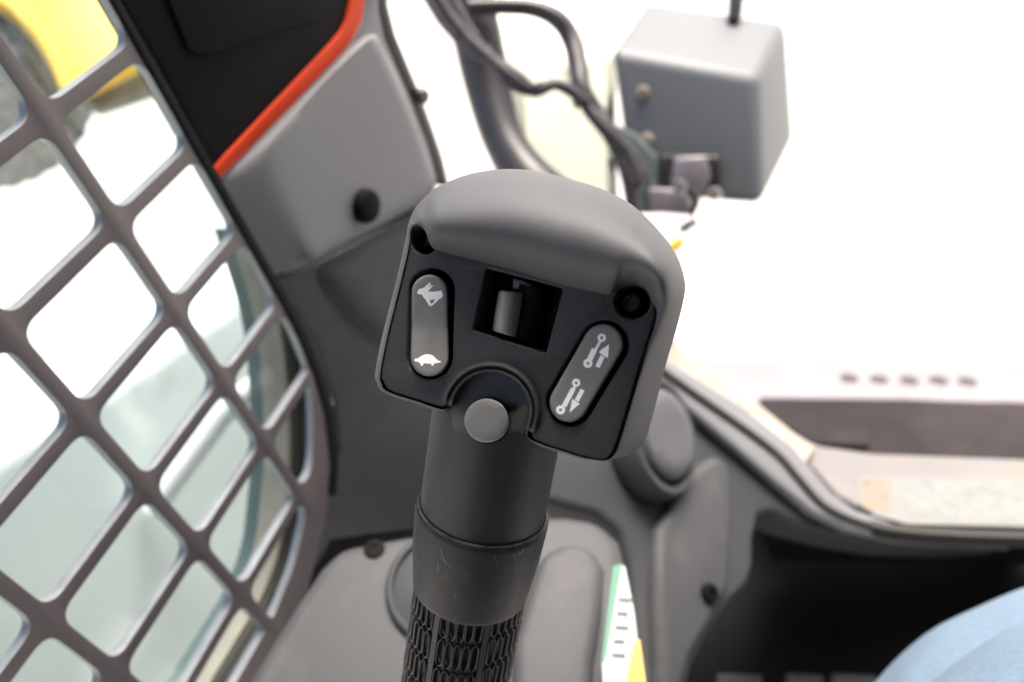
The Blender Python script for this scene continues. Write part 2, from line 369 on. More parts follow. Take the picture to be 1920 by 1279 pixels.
slab('gap_shade_strip', [(146, -112), (208, 0), (367, 282), (528, 564), (566, 640), (590, 700), (612, 780), (622, 870), (618, 930), (632, 930), (637, 860), (630, 780), (610, 705), (580, 630), (542, 558), (382, 276), (223, -6), (160, -118)], GP, .008, M['pblack'], pil, off=.0012, bevel=.0008)  # black strip stands in for the shaded gap between guard and pillar
# lower panel: falls away under the seam
LP = plane3((505, 525, gd(505, 525) + .014), (800, 400, .565), (640, 1000, .56))
low = slab('lower_panel', [(508, 526), (560, 512), (604, 492), (684, 449), (778, 398), (850, 360), (1000, 380), (1100, 500), (1120, 700), (1180, 830), (1160, 980), (1040, 960), (1000, 955), (820, 985), (700, 1000), (622, 1012), (600, 1050), (560, 1100), (610, 900), (640, 850), (632, 760), (600, 660), (560, 590)], LP, .005, M['pdark'], pil, off=0, bevel=.002)
pad2 = [(600, 510), (680, 470), (760, 430), (850, 400), (900, 420), (900, 640), (800, 670), (740, 655), (690, 630), (640, 580)]
cp2 = (760, 540)
def pr2(s, off): return [LP.hit(cp2[0] + (x - cp2[0]) * s, cp2[1] + (y - cp2[1]) * s, off) for x, y in catmull(pad2, 5)]
v, f = loft([pr2(1.06, -.0005), pr2(1.02, .0008), pr2(.94, .0028), pr2(.85, .0052), pr2(.75, .0065), pr2(.5, .007)], True, False, True)
obj('lower_pad', v, f, M['pdark'], pil)

slab('gap_shade_sheet', [(540, 960), (900, 930), (1200, 900), (1220, 1080), (900, 1120), (540, 1180)], LP, .01, M['pblack'], pil, off=-.035)  # black sheet stands in for the shaded gap behind the console
# ------------------------------------------------------------------ left console (joystick pod)
WU = Vector((0, 0, 1))
CP = Plane(P(780, 1120, .40), (WU + .18 * r0 - .15 * Vector((0, 1, 0))).normalized())
con = root('joystick_console', 'light grey console pod with a round boot ring under the joystick', 'console', CP.hit(850, 1100))
slab('pod_shell', [(430, 1330), (520, 1180), (600, 1060), (640, 1022), (760, 1000), (900, 985), (1000, 965), (1060, 962), (1120, 972), (1162, 1010), (1176, 1060), (1180, 1180), (1215, 1300), (1225, 1420), (430, 1420)], CP, .06, M['console'], con, bevel=.008, seg=4)
# dark parting edge at the pod's side
tube('pod_lip', [(700, 1262, .385, 5), (740, 1250, .388, 5), (800, 1246, .39, 5), (900, 1250, .39, 5)], M['pdark'], con)
slab('front_hump', [(1010, 1040), (1060, 1010), (1110, 1020), (1135, 1060), (1130, 1150), (1115, 1240), (1110, 1400), (960, 1400), (960, 1200)], CP, .03, M['console'], con, off=.007, bevel=.0068, seg=5)
bolt('pod_screw', CP, 702, 1030, 20, .001, M['black'], con)
bc = CP.hit(842, 1100)
def bring(r, z, n=56): return [bc + (CP.e1 * math.cos(2 * math.pi * i / n) + CP.e2 * math.sin(2 * math.pi * i / n)) * r + CP.n * z for i in range(n)]
br = (CP.hit(842 + 118, 1100) - bc).length
v, f = loft([bring(br, -.002), bring(br, .0025), bring(br * .96, .004), bring(br * .9, .004), bring(br * .87, .001), bring(br * .7, .003), bring(br * .4, .006)], True, False, True)
obj('boot_ring', v, f, M['column'], con)

# ------------------------------------------------------------------ footwell column, cap, sill
KP = plane3((1060, 900, .52), (1400, 900, .60), (1250, 1279, .50))
col = root('footwell_column', 'dark grey moulded column between the console and the black footwell', 'cab panel', KP.hit(1250, 1000))
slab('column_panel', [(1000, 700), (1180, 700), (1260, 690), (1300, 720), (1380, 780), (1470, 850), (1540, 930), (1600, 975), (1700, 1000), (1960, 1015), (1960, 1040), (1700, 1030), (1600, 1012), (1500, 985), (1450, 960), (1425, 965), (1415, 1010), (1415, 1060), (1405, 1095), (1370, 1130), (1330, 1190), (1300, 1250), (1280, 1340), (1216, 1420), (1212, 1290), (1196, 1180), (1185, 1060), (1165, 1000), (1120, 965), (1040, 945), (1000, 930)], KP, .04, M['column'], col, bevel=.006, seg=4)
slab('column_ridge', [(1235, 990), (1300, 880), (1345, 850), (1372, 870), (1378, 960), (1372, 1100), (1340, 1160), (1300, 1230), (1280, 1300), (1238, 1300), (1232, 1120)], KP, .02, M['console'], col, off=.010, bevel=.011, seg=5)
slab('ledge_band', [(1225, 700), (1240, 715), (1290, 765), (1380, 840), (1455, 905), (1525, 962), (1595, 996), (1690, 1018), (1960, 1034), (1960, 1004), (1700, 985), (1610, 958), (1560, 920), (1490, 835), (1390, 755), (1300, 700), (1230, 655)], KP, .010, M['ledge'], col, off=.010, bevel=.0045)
bolt('panel_clip', KP, 1330, 1112, 14, .003, M['black'], col, off=.011)
cap_pl = Plane(KP.hit(1245, 815, .02), KP.n + .15 * RT, RT)
cc = cap_pl.o; cr = .030
def cring(s, z, n=48): return [cc + (cap_pl.e1 * math.cos(2 * math.pi * i / n) * .82 + cap_pl.e2 * math.sin(2 * math.pi * i / n) * 1.12) * cr * s + cap_pl.n * z for i in range(n)]
cap = root('air_vent', 'round grey swivel vent cap in a moulded ring right of the joystick head', 'air vent', cc)
v, f = loft([cring(1.32, -.02), cring(1.3, -.002), cring(1.22, .002), cring(1.1, .002), cring(1.04, -.004), cring(1.0, -.012)], True, False, False)
obj('vent_ring', v, f, M['column'], cap)
v, f = loft([cring(1.0, -.014), cring(.97, .003), cring(.9, .006), cring(.6, .007), cring(.2, .0065)], True, False, True)
obj('vent_cap', v, f, M['disc'], cap, label='smooth grey disc')

SP = plane3((1300, 700, .92), (1920, 990, .66), (1920, 870, .78))
sil = root('window_sill', 'pale dusty sill sweeping under the front window above the footwell', 'window sill', SP.hit(1650, 930))
slab('sill_top', [(1240, 640), (1262, 632), (1300, 690), (1400, 755), (1470, 815), (1540, 836), (1640, 850), (1960, 862), (1960, 985), (1740, 977), (1640, 962), (1570, 925), (1530, 880), (1490, 845), (1400, 780), (1290, 712), (1240, 672)], SP, .02, M['sill'], sil, bevel=.003)
def ribbon(name, e, wd, off, th, m, parent, pl, bevel=.001):
    e = catmull(e, 5, False); q = []; r = []
    for i, p in enumerate(e):
        t = (Vector(e[min(i + 1, len(e) - 1)]) - Vector(e[max(i - 1, 0)])).normalized(); n = Vector((-t.y, t.x)) * wd / 2
        q.append((p[0] + n.x, p[1] + n.y)); r.append((p[0] - n.x, p[1] - n.y))
    return slab(name, q + r[::-1], pl, th, m, parent, off=off, bevel=bevel)
ribbon('sill_seal', [(1232, 682), (1292, 722), (1395, 795), (1462, 846), (1500, 890), (1545, 940), (1600, 968), (1680, 988), (1800, 998), (1960, 1003)], 12, .004, .01, M['seal'], sil, SP)
ribbon('sill_rail', [(1250, 650), (1300, 694), (1400, 762), (1475, 822), (1520, 850)], 34, .010, .012, M['cream'], sil, SP, .004)
ribbon('ledge_seal', [(1232, 684), (1292, 728), (1395, 800), (1462, 852), (1500, 896), (1545, 945), (1600, 974), (1680, 994), (1800, 1003), (1960, 1008)], 11, .0125, .004, M['seal'], sil, KP)
st = root('map_decal', 'faded sticker with tan and pale green print on the dusty sill', 'sticker', SP.hit(1760, 935, .0005))
slab('backing', [(1608, 893), (1940, 896), (1940, 988), (1700, 982), (1640, 965), (1612, 945)], SP, .0004, M['faded'], st, off=.0008)
for (x0, x1, y0, y1, mm) in ((1612, 1672, 897, 960, 'tanmap'), (1690, 1800, 902, 972, 'map'), (1808, 1935, 900, 980, 'map')):
    slab('printed_panel', [(x0, y0), (x1, y0 + 2), (x1, y1), (x0 + 8, y1 - 6)], SP, .0002, M[mm], st, off=.0011)

# footwell: a black tub
fw = root('footwell', 'black open footwell with faint pedal plates at lower right', 'footwell', P(1650, 1150, .75))
FPn = plane3((1300, 1000, .80), (1920, 1000, .80), (1600, 1279, .72))
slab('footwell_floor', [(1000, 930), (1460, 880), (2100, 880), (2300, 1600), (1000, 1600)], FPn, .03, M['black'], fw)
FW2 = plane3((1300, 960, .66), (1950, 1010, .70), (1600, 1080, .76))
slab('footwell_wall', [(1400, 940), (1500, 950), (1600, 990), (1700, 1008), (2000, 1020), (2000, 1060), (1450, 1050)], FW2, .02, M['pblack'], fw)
for x in (1345, 1475, 1560):
    slab('pedal_plate', [(x, 1262), (x + (85 if x != 1475 else 70), 1266), (x + (85 if x != 1475 else 70), 1300), (x, 1300)], FPn, .006, M['column'], fw, off=.02, bevel=.002)

# stickers at the console's right side
cdp = lambda x, y: -(CP.hit(x, y) - CAM).dot(BK) - .019
EP = plane3(*((x, y, cdp(x, y)) for x, y in ((1150, 1060), (1205, 1250), (1130, 1279))))
lab = root('safety_label', 'white label with green band on the right side of the console', 'sticker', EP.hit(1160, 1180))
slab('paper', [(1158, 1058), (1172, 1062), (1190, 1150), (1196, 1205), (1180, 1300), (1132, 1300), (1128, 1240)], EP, .0005, M['wlabel'], lab, off=.014)
slab('green_band', [(1150, 1062), (1166, 1056), (1136, 1230), (1126, 1250)], EP, .0005, M['green'], lab, off=.0146)
for k in range(5):
    y = 1120 + k * 26; x = 1163 - k * 3
    slab('print_line', [(x - 2, y), (x + 22 - 4 * (k % 2), y + 2), (x + 21 - 4 * (k % 2), y + 6), (x - 3, y + 4)], EP, .0003, M['pblue'], lab, off=.0149)
yl = slab('hazard_label', [(1188, 1205), (1200, 1198), (1214, 1300), (1170, 1300)], EP, .0005, M['ylabel'], off=.0154)
tag(yl, 'yellow label beside the white and green label at the bottom', 'sticker')

# ------------------------------------------------------------------ front: tubes, cables, glass, box
tb = tube('corner_post', [(868, -60, .86, 46), (893, 60, .86, 46), (912, 150, .86, 44), (936, 240, .85, 40), (965, 300, .84, 42), (1010, 360, .83, 52), (1080, 420, .82, 60), (1160, 470, .82, 60)], M['tube'], n=20)
tag(tb, 'thick black cab post curving down behind the joystick head', 'post')
rb = tube('grab_rail', [(880, 14, .82, 15), (940, 12, .82, 15), (1000, 16, .82, 16), (1045, 36, .82, 18), (1072, 75, .82, 19), (1084, 125, .81, 19), (1092, 170, .80, 18), (1120, 215, .80, 17), (1150, 262, .79, 16), (1172, 310, .78, 15), (1185, 370, .78, 14), (1190, 440, .78, 14)], M['tube'], n=16)
tag(rb, 'thin black bent grab rail curving right and down to the box', 'grab rail')
cb = root('cable_bundle', 'dusty grey sleeved cables sagging from the post to the box', 'cable', P(960, 130, .78))
for dx, dy, rr in ((0, 0, 13), (16, -12, 9), (-14, 15, 8)):
    tube('cable', [(800 + dx, -50 + dy, .76, rr), (838 + dx, 20 + dy, .76, rr), (880 + dx * .4, 75 + dy, .76, rr), (918 - dx * .3, 110 + dy * .6, .76, rr), (962 + dx * .5, 148 + dy * .7, .76, rr * .9), (1004, 170 + dy * .4, .765, rr * .8), (1040, 158 + dy * .3, .77, rr * .8), (1078, 176 + dy * .4, .775, rr * .8), (1110, 215 + dy * .6, .775, rr * .8), (1150 + dx * .5, 255 + dy * .5, .775, rr * .8), (1180 + dx * .5, 290 + dy * .3, .775, rr * .8), (1205 + dx, 350, .775, rr * .8)], M['cable'], cb, lump=.12)
for i, x in enumerate(((905, 98), (1008, 168), (1090, 190))):
    tube('cable_tie', [(x[0] - 3, x[1] - 6, .765, 17), (x[0] + 3, x[1] + 6, .765, 17)], M['tube'], cb, sub=1)
FG = plane3((930, 0, 1.05), (1150, 0, 1.05), (1050, 340, .95))
fg = slab('front_glass', [(915, -120), (1200, -120), (1165, 60), (1152, 200), (1150, 440), (1005, 440), (985, 330), (960, 180), (935, 40)], FG, .004, M['fglass'])
tag(fg, 'yellow green tinted glass pane between the black post and the box', 'window glass')
wf = root('steel_frame', 'blurred grey green steel struts behind the tinted pane', 'steel frame', FG.hit(980, 200, -.1))
slab('strut', [(925, 20), (948, 60), (985, 190), (990, 300), (1002, 360), (978, 360), (955, 280), (940, 150), (920, 60)], FG, .02, M['strip'], wf, off=-.05, bevel=.004)
slab('strut', [(975, 30), (990, 30), (1060, 110), (1075, 150), (1055, 130), (1010, 85)], FG, .015, M['strip'], wf, off=-.06, bevel=.003)
slab('strut', [(1078, -60), (1110, -60), (1150, 60), (1152, 120), (1120, 102), (1092, 60)], FG, .02, M['strip'], wf, off=-.05, bevel=.004)
slab('strut', [(1138, 90), (1152, 90), (1160, 440), (1142, 440)], FG, .02, M['strip'], wf, off=-.03, bevel=.004)

# box: real box in world directions fitted to its corners
bx = root('control_box', 'square grey metal box on a bracket outside the front window', 'metal box', P(1290, 250, 1.0))
A0 = P(1143, 92, .93); A1 = P(1424, 142, .89)              # front top edge
T0 = P(1208, 2, 1.10); T1 = P(1474, 40, 1.04)              # rear top edge
B0 = P(1184, 368, .955); B1 = P(1429, 388, .915)            # front bottom edge
K1 = P(1489, 266, 1.06); K0 = P(1230, 250, 1.12)
Kb = [A0, A1, T1, T0, B0, B1, K1, K0]
obj('box_shell', Kb, [(0, 1, 2, 3), (0, 4, 5, 1), (1, 5, 6, 2), (2, 6, 7, 3), (3, 7, 4, 0), (4, 7, 6, 5)], M['steel'], bx, bevel=.013, seg=6)
BF = Plane(A0, (A1 - A0).cross(B0 - A0))
bolt('box_screw', BF, 1206, 174, 12, .005, M['cream'], bx)
bolt('box_screw', BF, 1214, 262, 12, .005, M['cream'], bx)
slab('mount_plate', [(1150, 230), (1190, 250), (1232, 292), (1238, 400), (1196, 400), (1168, 330)], BF, .012, M['strip'], bx, off=.015, bevel=.003)
slab('bracket_plate', [(1264, 296), (1324, 292), (1332, 330), (1320, 362), (1256, 352)], BF, .01, M['bracket'], bx, off=.022, bevel=.003)
slab('bracket_foot', [(1215, 352), (1290, 356), (1300, 405), (1222, 398)], BF, .012, M['bracket'], bx, off=.024, bevel=.003)
slab('bracket_shadow_block', [(1236, 290), (1350, 292), (1352, 350), (1300, 362), (1240, 352)], BF, .02, M['tube'], bx, off=.014, bevel=.003, label='dark block standing in for bracket shadow')  # dark block stands in for the shade behind the bracket plate
bolt('bracket_bolt', BF, 1276, 350, 15, .012, M['zinc'], bx, off=.030, hexa=True, socket=False)
bolt('bracket_bolt', BF, 1340, 364, 15, .012, M['zinc'], bx, off=.030, hexa=True, socket=False)
tube('bracket_arm', [(1290, 352, .87, 8), (1304, 375, .87, 8), (1300, 392, .87, 7), (1294, 404, .87, 6)], M['tube'], bx)
tube('box_stem', [(1384, -60, 1.02, 15), (1380, 0, 1.02, 14), (1376, 40, 1.02, 13)], M['tube'], bx)
ml = root('marker_lamp', 'small blurred yellow lamp just right of the joystick dome', 'lamp', P(1272, 450, 1.3))
tube('lens', [(1256, 468, 1.3, 10), (1268, 458, 1.3, 11), (1280, 450, 1.3, 9)], M['yellow'], ml)
tube('housing', [(1276, 432, 1.31, 9), (1294, 420, 1.31, 9), (1306, 414, 1.31, 7)], M['tube'], ml)

# loader bucket outside the front window
bk = root('loader_bucket', 'pale worn bucket edge with a row of bolt holes beyond the sill', 'loader bucket', P(1650, 790, 1.7))
QP = plane3((1420, 740, 1.75), (1920, 770, 1.6), (1650, 860, 1.45))
slab('bucket_back', [(1400, 735), (1700, 740), (2050, 760), (2050, 920), (1500, 900), (1400, 860)], QP, .03, M['bucket'], bk, bevel=.006)
QP2 = plane3((1300, 700, 1.85), (1920, 700, 1.75), (1650, 750, 1.70))
slab('quick_attach_plate', [(1270, 672), (1600, 676), (2050, 690), (2050, 768), (1700, 748), (1425, 744), (1425, 800), (1360, 780), (1280, 720)], QP2, .03, M['bpale'], bk, off=.01, bevel=.006)
slab('bucket_step', [(1490, 800), (1630, 806), (1630, 835), (1500, 828)], QP, .01, M['bucket'], bk, off=.02, bevel=.004)
for x, y in ((1592, 710), (1648, 712), (1704, 714), (1760, 714), (1814, 716)):
    bolt('bolt_hole', QP2, x, y, 17, .003, M['tube'], bk, off=.0105, socket=False)

# ------------------------------------------------------------------ person (knee)
kp = root('person', 'person in light blue jeans, only one bent thigh in the bottom right corner', 'person', P(1900, 1300, .40))
def lobe(name, sil, d0, amp):
    sil_ = catmull(sil, 8, False); rings = []; n_ = len(sil_)
    for k in range(73):
        q = 2 * math.pi * k / 72; row = []
        for i, (x, y) in enumerate(sil_):
            u = i / (n_ - 1); g = 240 * (1 - math.cos(q)); dp = -.085 * math.sin(q)
            wr = amp * (.0022 * math.sin(g / 31 + 7 * u) + .0014 * math.sin(g / 13 + 19 * u + 2 * math.sin(5 * u)) + .0018 * math.sin(g / 50 - 12 * u))
            row.append(P(x + .50 * g, y + .86 * g, d0 + dp + (wr if math.sin(q) > 0 else 0)))
        rings.append(row)
    v, f = loft(rings, False); f += [tuple(k * n_ for k in range(72)), tuple(k * n_ + n_ - 1 for k in range(72))]
    return obj(name, v, f, M['denim'], kp)
lobe('trouser_leg', [(1560, 1390), (1600, 1330), (1645, 1274), (1695, 1222), (1755, 1176), (1840, 1135), (1925, 1100), (2030, 1070), (2200, 1040)], .44, 1)
lobe('trouser_fold', [(1640, 1400), (1685, 1340), (1738, 1285), (1790, 1243), (1855, 1198), (1930, 1160), (2050, 1120), (2200, 1095)], .374, .8)

# ------------------------------------------------------------------ cab shell above and behind (shades the interior)
def boxv(x0, x1, y0, y1, z0, z1):
    v = [Vector((x, y, z)) for x in (x0, x1) for y in (y0, y1) for z in (z0, z1)]
    return v, [(0, 1, 3, 2), (4, 6, 7, 5), (0, 4, 5, 1), (2, 3, 7, 6), (0, 2, 6, 4), (1, 5, 7, 3)]
v, f = boxv(-.75, 1.15, -.75, .34, 2.5, 2.56); o = obj('cab_roof', v, f, M['roof'], bevel=.01); tag(o, 'grey lined roof panel over the operator cab', 'roof')
v, f = boxv(-.75, 1.15, -.80, -.74, .9, 2.5); o = obj('rear_wall', v, f, M['roof'], bevel=.01); tag(o, 'grey lined rear wall of the operator cab', 'wall')

v, f = boxv(.80, .84, -.75, .30, .9, 2.12); o = obj('right_shade_wall', v, f, M['roof'], bevel=.01); tag(o, 'grey lined lower side wall of the cab, out of view, added to block bounced light', 'wall')  # unseen side wall, added to cut ground bounce on the joystick

# ================================================================== THE JOYSTICK
MM = .001
F = Plane(P(960, 640, .200), camv((-.40, .03, .9)), RT)
js = root('control_joystick', 'grey and black control joystick with domed head, rocker switches and ribbed boot', 'joystick', P(850, 1330, .27))
def Fp(x, y, w): return F.hit(x, y, w * MM)

# shaft axis: (px x, px y, depth, radius m)
AX0, AX1 = P(944, 715, .2225), P(856, 1260, .262)
ad = (AX1 - AX0).normalized()
RS = .0187
def circ(c, t, r, n=72, front=None):
    a = (RT - RT.dot(t) * t).normalized(); b = t.cross(a)
    return [c + (a * math.cos(2 * math.pi * i / n) + b * math.sin(2 * math.pi * i / n)) * r for i in range(n)]
def axp(y): return AX0 + (AX1 - AX0) * ((y - 715) / 545)
def cylw(x, y):
    d = (P(x, y, 1) - CAM); o = CAM - AX0
    dp = d - d.dot(ad) * ad; op = o - o.dot(ad) * ad
    A, B, Cc = dp.dot(dp), 2 * dp.dot(op), op.dot(op) - RS * RS
    D = B * B - 4 * A * Cc
    if D < 0: D = 0
    return F.w(CAM + d * ((-B - math.sqrt(D)) / (2 * A))) / MM
rg = [circ(axp(640) - F.n * .012, ad, RS * .7), circ(axp(680) - F.n * .004, ad, RS * .93), circ(axp(712) - F.n * .0006, ad, RS * .995)] + [circ(axp(y), ad, RS) for y in range(740, 990, 20)]
v, f = loft(rg, True, True, True); obj('grip_shaft', v, f, M['shaft'], js)
cl = [(930, RS + .0001), (931, RS + .0009), (934, RS + .00125), (940, RS + .0013), (1000, RS + .0008), (1070, RS - .0006), (1078, RS - .0009), (1081, RS - .0015), (1082, RS - .003)]
v, f = loft([circ(axp(y), ad, r, 96) for y, r in cl], True, False, False); obj('collar', v, f, M['collar'], js)
rgd = []
for i in range(96):
    pass
path = circ(axp(929.5), ad, RS + .00035, 96)
v, f = loft([[p + (axp(929.5) - p).normalized() * (-math.cos(q)) * .00035 * (.7 + .6 * abs(math.sin(i * 1.7) * math.sin(i * .31))) + ad * math.sin(q) * .00045 for i, p in enumerate(path)] for q in (2 * math.pi * k / 8 for k in range(9))], True)
obj('dirt_line', v, f, M['dirt'], js)
def cyl_hit(x, y, R):
    d = (P(x, y, 1) - CAM); o = CAM - AX0
    dp = d - d.dot(ad) * ad; op = o - o.dot(ad) * ad
    A, B, Cc = dp.dot(dp), 2 * dp.dot(op), op.dot(op) - R * R
    return CAM + d * ((-B - math.sqrt(max(0, B * B - 4 * A * Cc))) / (2 * A))
def scuff(pts, wd, m):
    top = []; bot = []
    for i, (x, y) in enumerate(pts):
        k = wd * (.25 + math.sin(math.pi * (i + .5) / len(pts)))
        top.append((x - k / 2, y)); bot.append((x + k / 2, y + .5))
    def chit(x, y, d):
        p = cyl_hit(x, y, RS); ya = 715 + 545 * (p - AX0).dot(ad) / (AX1 - AX0).length
        kn = [(930, RS + .0001), (940, RS + .0013), (1000, RS + .0008), (1070, RS - .0006), (1078, RS - .0009)]
        R = kn[-1][1]
        for (a, ra), (b, rb) in zip(kn, kn[1:]):
            if a <= ya <= b: R = ra + (rb - ra) * (ya - a) / (b - a)
        return cyl_hit(x, y, R + d)
    o_ = [chit(x, y, .00006) for x, y in top + bot[::-1]]; i_ = [chit(x, y, -.0002) for x, y in top + bot[::-1]]
    v, f = loft([i_, o_], True, False, True); obj('scuff_mark', v, f, M[m], js, smooth=False)
zc_ = lambda L: [(700 + x / 3.052, 860 + y / 3.052) for x, y in L]
for L, wd, m in (([(383, 515), (392, 545), (405, 580), (412, 605)], 1.6, 'scr'), ([(368, 598), (371, 620), (370, 642)], 1.7, 'scr'), ([(408, 575), (424, 600), (440, 625)], 1.3, 'scr'), ([(378, 540), (384, 562), (394, 585)], 1.0, 'scr'),
                 ([(345, 512), (352, 516), (360, 514)], 1.8, 'tan'), ([(826, 520), (838, 540), (830, 556)], 3, 'tan'), ([(860, 505), (850, 530), (842, 548)], 2.4, 'tan'), ([(812, 545), (806, 565), (810, 580)], 1.6, 'tan'),
                 ([(672, 530), (692, 552), (705, 590), (716, 625)], 1.3, 'tan'), ([(815, 600), (822, 625), (826, 655)], 1.2, 'tan'), ([(470, 770), (466, 785), (460, 800)], 1.4, 'tan')):
    scuff(zc_(L), wd, m)
# boot core: near-black colour stands in for the shaded pits
def bootr(phi):
    g = (phi - B0A) % (6 * PITCHA)
    return .0173 if g > 5.12 * PITCHA and g < 5.88 * PITCHA else .0157
PITCHA = 2 * math.pi / 42
aa = (RT - RT.dot(ad) * ad).normalized(); ab = ad.cross(aa)
if ab.dot(CAM - AX0) < 0: ab = -ab
# phi measured so that 0 faces the camera, + to the right
def ring_dir(phi): return aa * math.sin(phi) + ab * math.cos(phi)
B0A = R_(-27)
nb = 420
rg = [[axp(y) + ring_dir(2 * math.pi * i / nb) * (bootr(2 * math.pi * i / nb) - (0 if y < 1330 else .002)) for i in range(nb)] for y in (1060, 1150, 1250, 1350, 1500)]
v, f = loft(rg, True, False, True); obj('boot', v, f, M['boot'], js)
# rib: raised rim of a long six sided cell, paler to paint its lit edge
hw, hh, tr_ = 1.10 * MM, 5.3 * MM, .27 * MM
lp = fillet([(-hw, -hh + 1.5 * MM), (0, -hh), (hw, -hh + 1.5 * MM), (hw, hh - 1.5 * MM), (0, hh), (-hw, hh - 1.5 * MM)], .9 * MM, 3)
pth = [Vector((x, y, 0)) for x, y in lp]; rv = []; n6 = 8
rings = []
for i, p in enumerate(pth):
    tt = (pth[(i + 1) % len(pth)] - pth[i - 1]).normalized(); nn = Vector((-tt.y, tt.x, 0))
    rings.append([p + nn * math.cos(q) * tr_ + Vector((0, 0, 1)) * math.sin(q) * tr_ * 2.6 for q in (2 * math.pi * k / n6 for k in range(n6))])
rings.append(rings[0])
v, f = loft(rings, True)
rib0 = None; jl = js.location
row_h = 2 * hh + .35 * MM
ys = (AX1 - AX0).length / 545
for row in range(5):
    for col_ in range(42):
        if col_ % 6 == 5: continue
        phi = B0A + (col_ + .5) * PITCHA
        ph = (phi + math.pi) % (2 * math.pi) - math.pi
        if abs(ph) > R_(112): continue
        L = 1062 * ys - 715 * ys + row * row_h + (0 if (col_ // 6) % 2 == 0 else -.0018)
        c = AX0 + ad * (L + hh) + ring_dir(ph) * .01690
        zc = ring_dir(ph); yc = -ad; xc = yc.cross(zc)
        mw = Matrix(((xc.x, yc.x, zc.x, c.x - jl.x), (xc.y, yc.y, zc.y, c.y - jl.y), (xc.z, yc.z, zc.z, c.z - jl.z), (0, 0, 0, 1)))
        if rib0 is None:
            me = bpy.data.meshes.new('rib'); me.from_pydata([tuple(p) for p in v], [], f); me.materials.append(M['rib'])
            for p in me.polygons: p.use_smooth = True
            rib0 = bpy.data.objects.new('rib', me); o = rib0
        else: o = rib0.copy()
        C.objects.link(o); o.parent = js; o.matrix_local = mw

# housing: (inner px, outer px, dome weight, outer depth mm)
AN = [((716, 722), (706, 716), 0, -3), ((713, 700), (703.5, 698), 0, -3), ((727, 628), (717.5, 627), 0, -3), ((750, 535), (741, 534), 0, -3), ((763, 480), (754, 479), 0, -3.2), ((769, 448), (761, 446), 0, -4),
      ((772, 432), (764, 426), .3, -6), ((785, 424), (769, 410), .6, -9), ((799, 436), (777, 392), .8, -12), ((806, 458), (792, 374), .9, -15), ((822, 471), (818, 352), 1, -18), ((868, 483), (862, 332), 1, -20), ((915, 494), (905, 321), 1, -20),
      ((961, 506), (955, 317), 1, -20), ((1008, 521), (1006, 321), 1, -20), ((1055, 535), (1062, 334), 1, -20), ((1105, 546), (1125, 353), 1, -20), ((1143, 552), (1176, 378), 1, -20),
      ((1158, 537), (1208, 404), 1, -20), ((1185, 529), (1240, 438), 1, -21), ((1210, 541), (1264, 470), .95, -22), ((1221, 562), (1278, 502), .8, -24), ((1231, 584), (1285, 537), .5, -26), ((1227, 612), (1279, 575), .25, -28),
      ((1215, 650), (1265, 628), .1, -30), ((1197, 712), (1247, 690), 0, -30), ((1177, 780), (1228, 765), 0, -30), ((1160, 835), (1211, 822), 0, -30), ((1150, 855), (1198, 840), 0, -28), ((1132, 864.5), (1168, 856), 0, -18),
      ((1096, 859), (1104, 862), 0, -6), ((1055, 846), (1056, 850), 0, -3), ((1012, 832), (1012, 836), 0, -3), *[((920 + 82 * math.cos(R_(q)), 771 - 82 * math.sin(R_(q))), (920 + 80 * math.cos(R_(q)), 771 - 80 * math.sin(R_(q))), 0, -3) for q in (-34, -10, 20, 50, 80, 110, 140, 165)], ((832, 768), (831, 772), 0, -3), ((780, 752), (779, 757), 0, -3), ((738, 739), (734, 743), 0, -3), ((722, 731), (713, 731), 0, -3)]
flat = [(a[0], a[1], b[0], b[1], c, d) for a, b, c, d in AN]
fs = catmull(flat, 6)
cen = (980, 610)
def housing_row(kind, t):
    out = []
    for ix, iy, ox, oy, wt, wd in fs:
        wt = min(1, max(0, wt))
        th0 = R_(-46); th = th0 + (math.pi / 2 - th0) * t
        fd = (math.sin(th) - math.sin(th0)) / (1 - math.sin(th0)); Aamp = 24.
        wdome = wd + (.6 - wd) / math.cos(th0) * math.cos(th)
        # wall: a small rounded front edge, then straight back
        e = min(1, t / .25); fw_ = t ** 1.25 if wd < -8 else math.sin(t * math.pi / 2)
        if wd < -8: ww = .4 + (wd - .4) * t ** 1.7
        else: ww = .4 + (wd - .4) * (1 - math.cos(t * math.pi / 2))
        fr_ = fw_ * (1 - wt) + fd * wt; wv = ww * (1 - wt) + wdome * wt
        out.append(Fp(ix + (ox - ix) * fr_, iy + (oy - iy) * fr_, wv))
    return out
rows = [[Fp(ix, iy, -3) for ix, iy, *_ in fs], [Fp(ix, iy, -.2) for ix, iy, *_ in fs]]
rows += [housing_row('', k / 26) for k in range(27)]
for sc, dw in ((.985, -6), (.95, -12), (.86, -18), (.6, -22)):
    rows.append([Fp(cen[0] + (ox - cen[0]) * sc, cen[1] + (oy - cen[1]) * sc, min(wd, -14) + dw) for ix, iy, ox, oy, wt, wd in fs])
v, f = loft(rows, True, False, True); obj('head_housing', v, f, M['hood'], js)

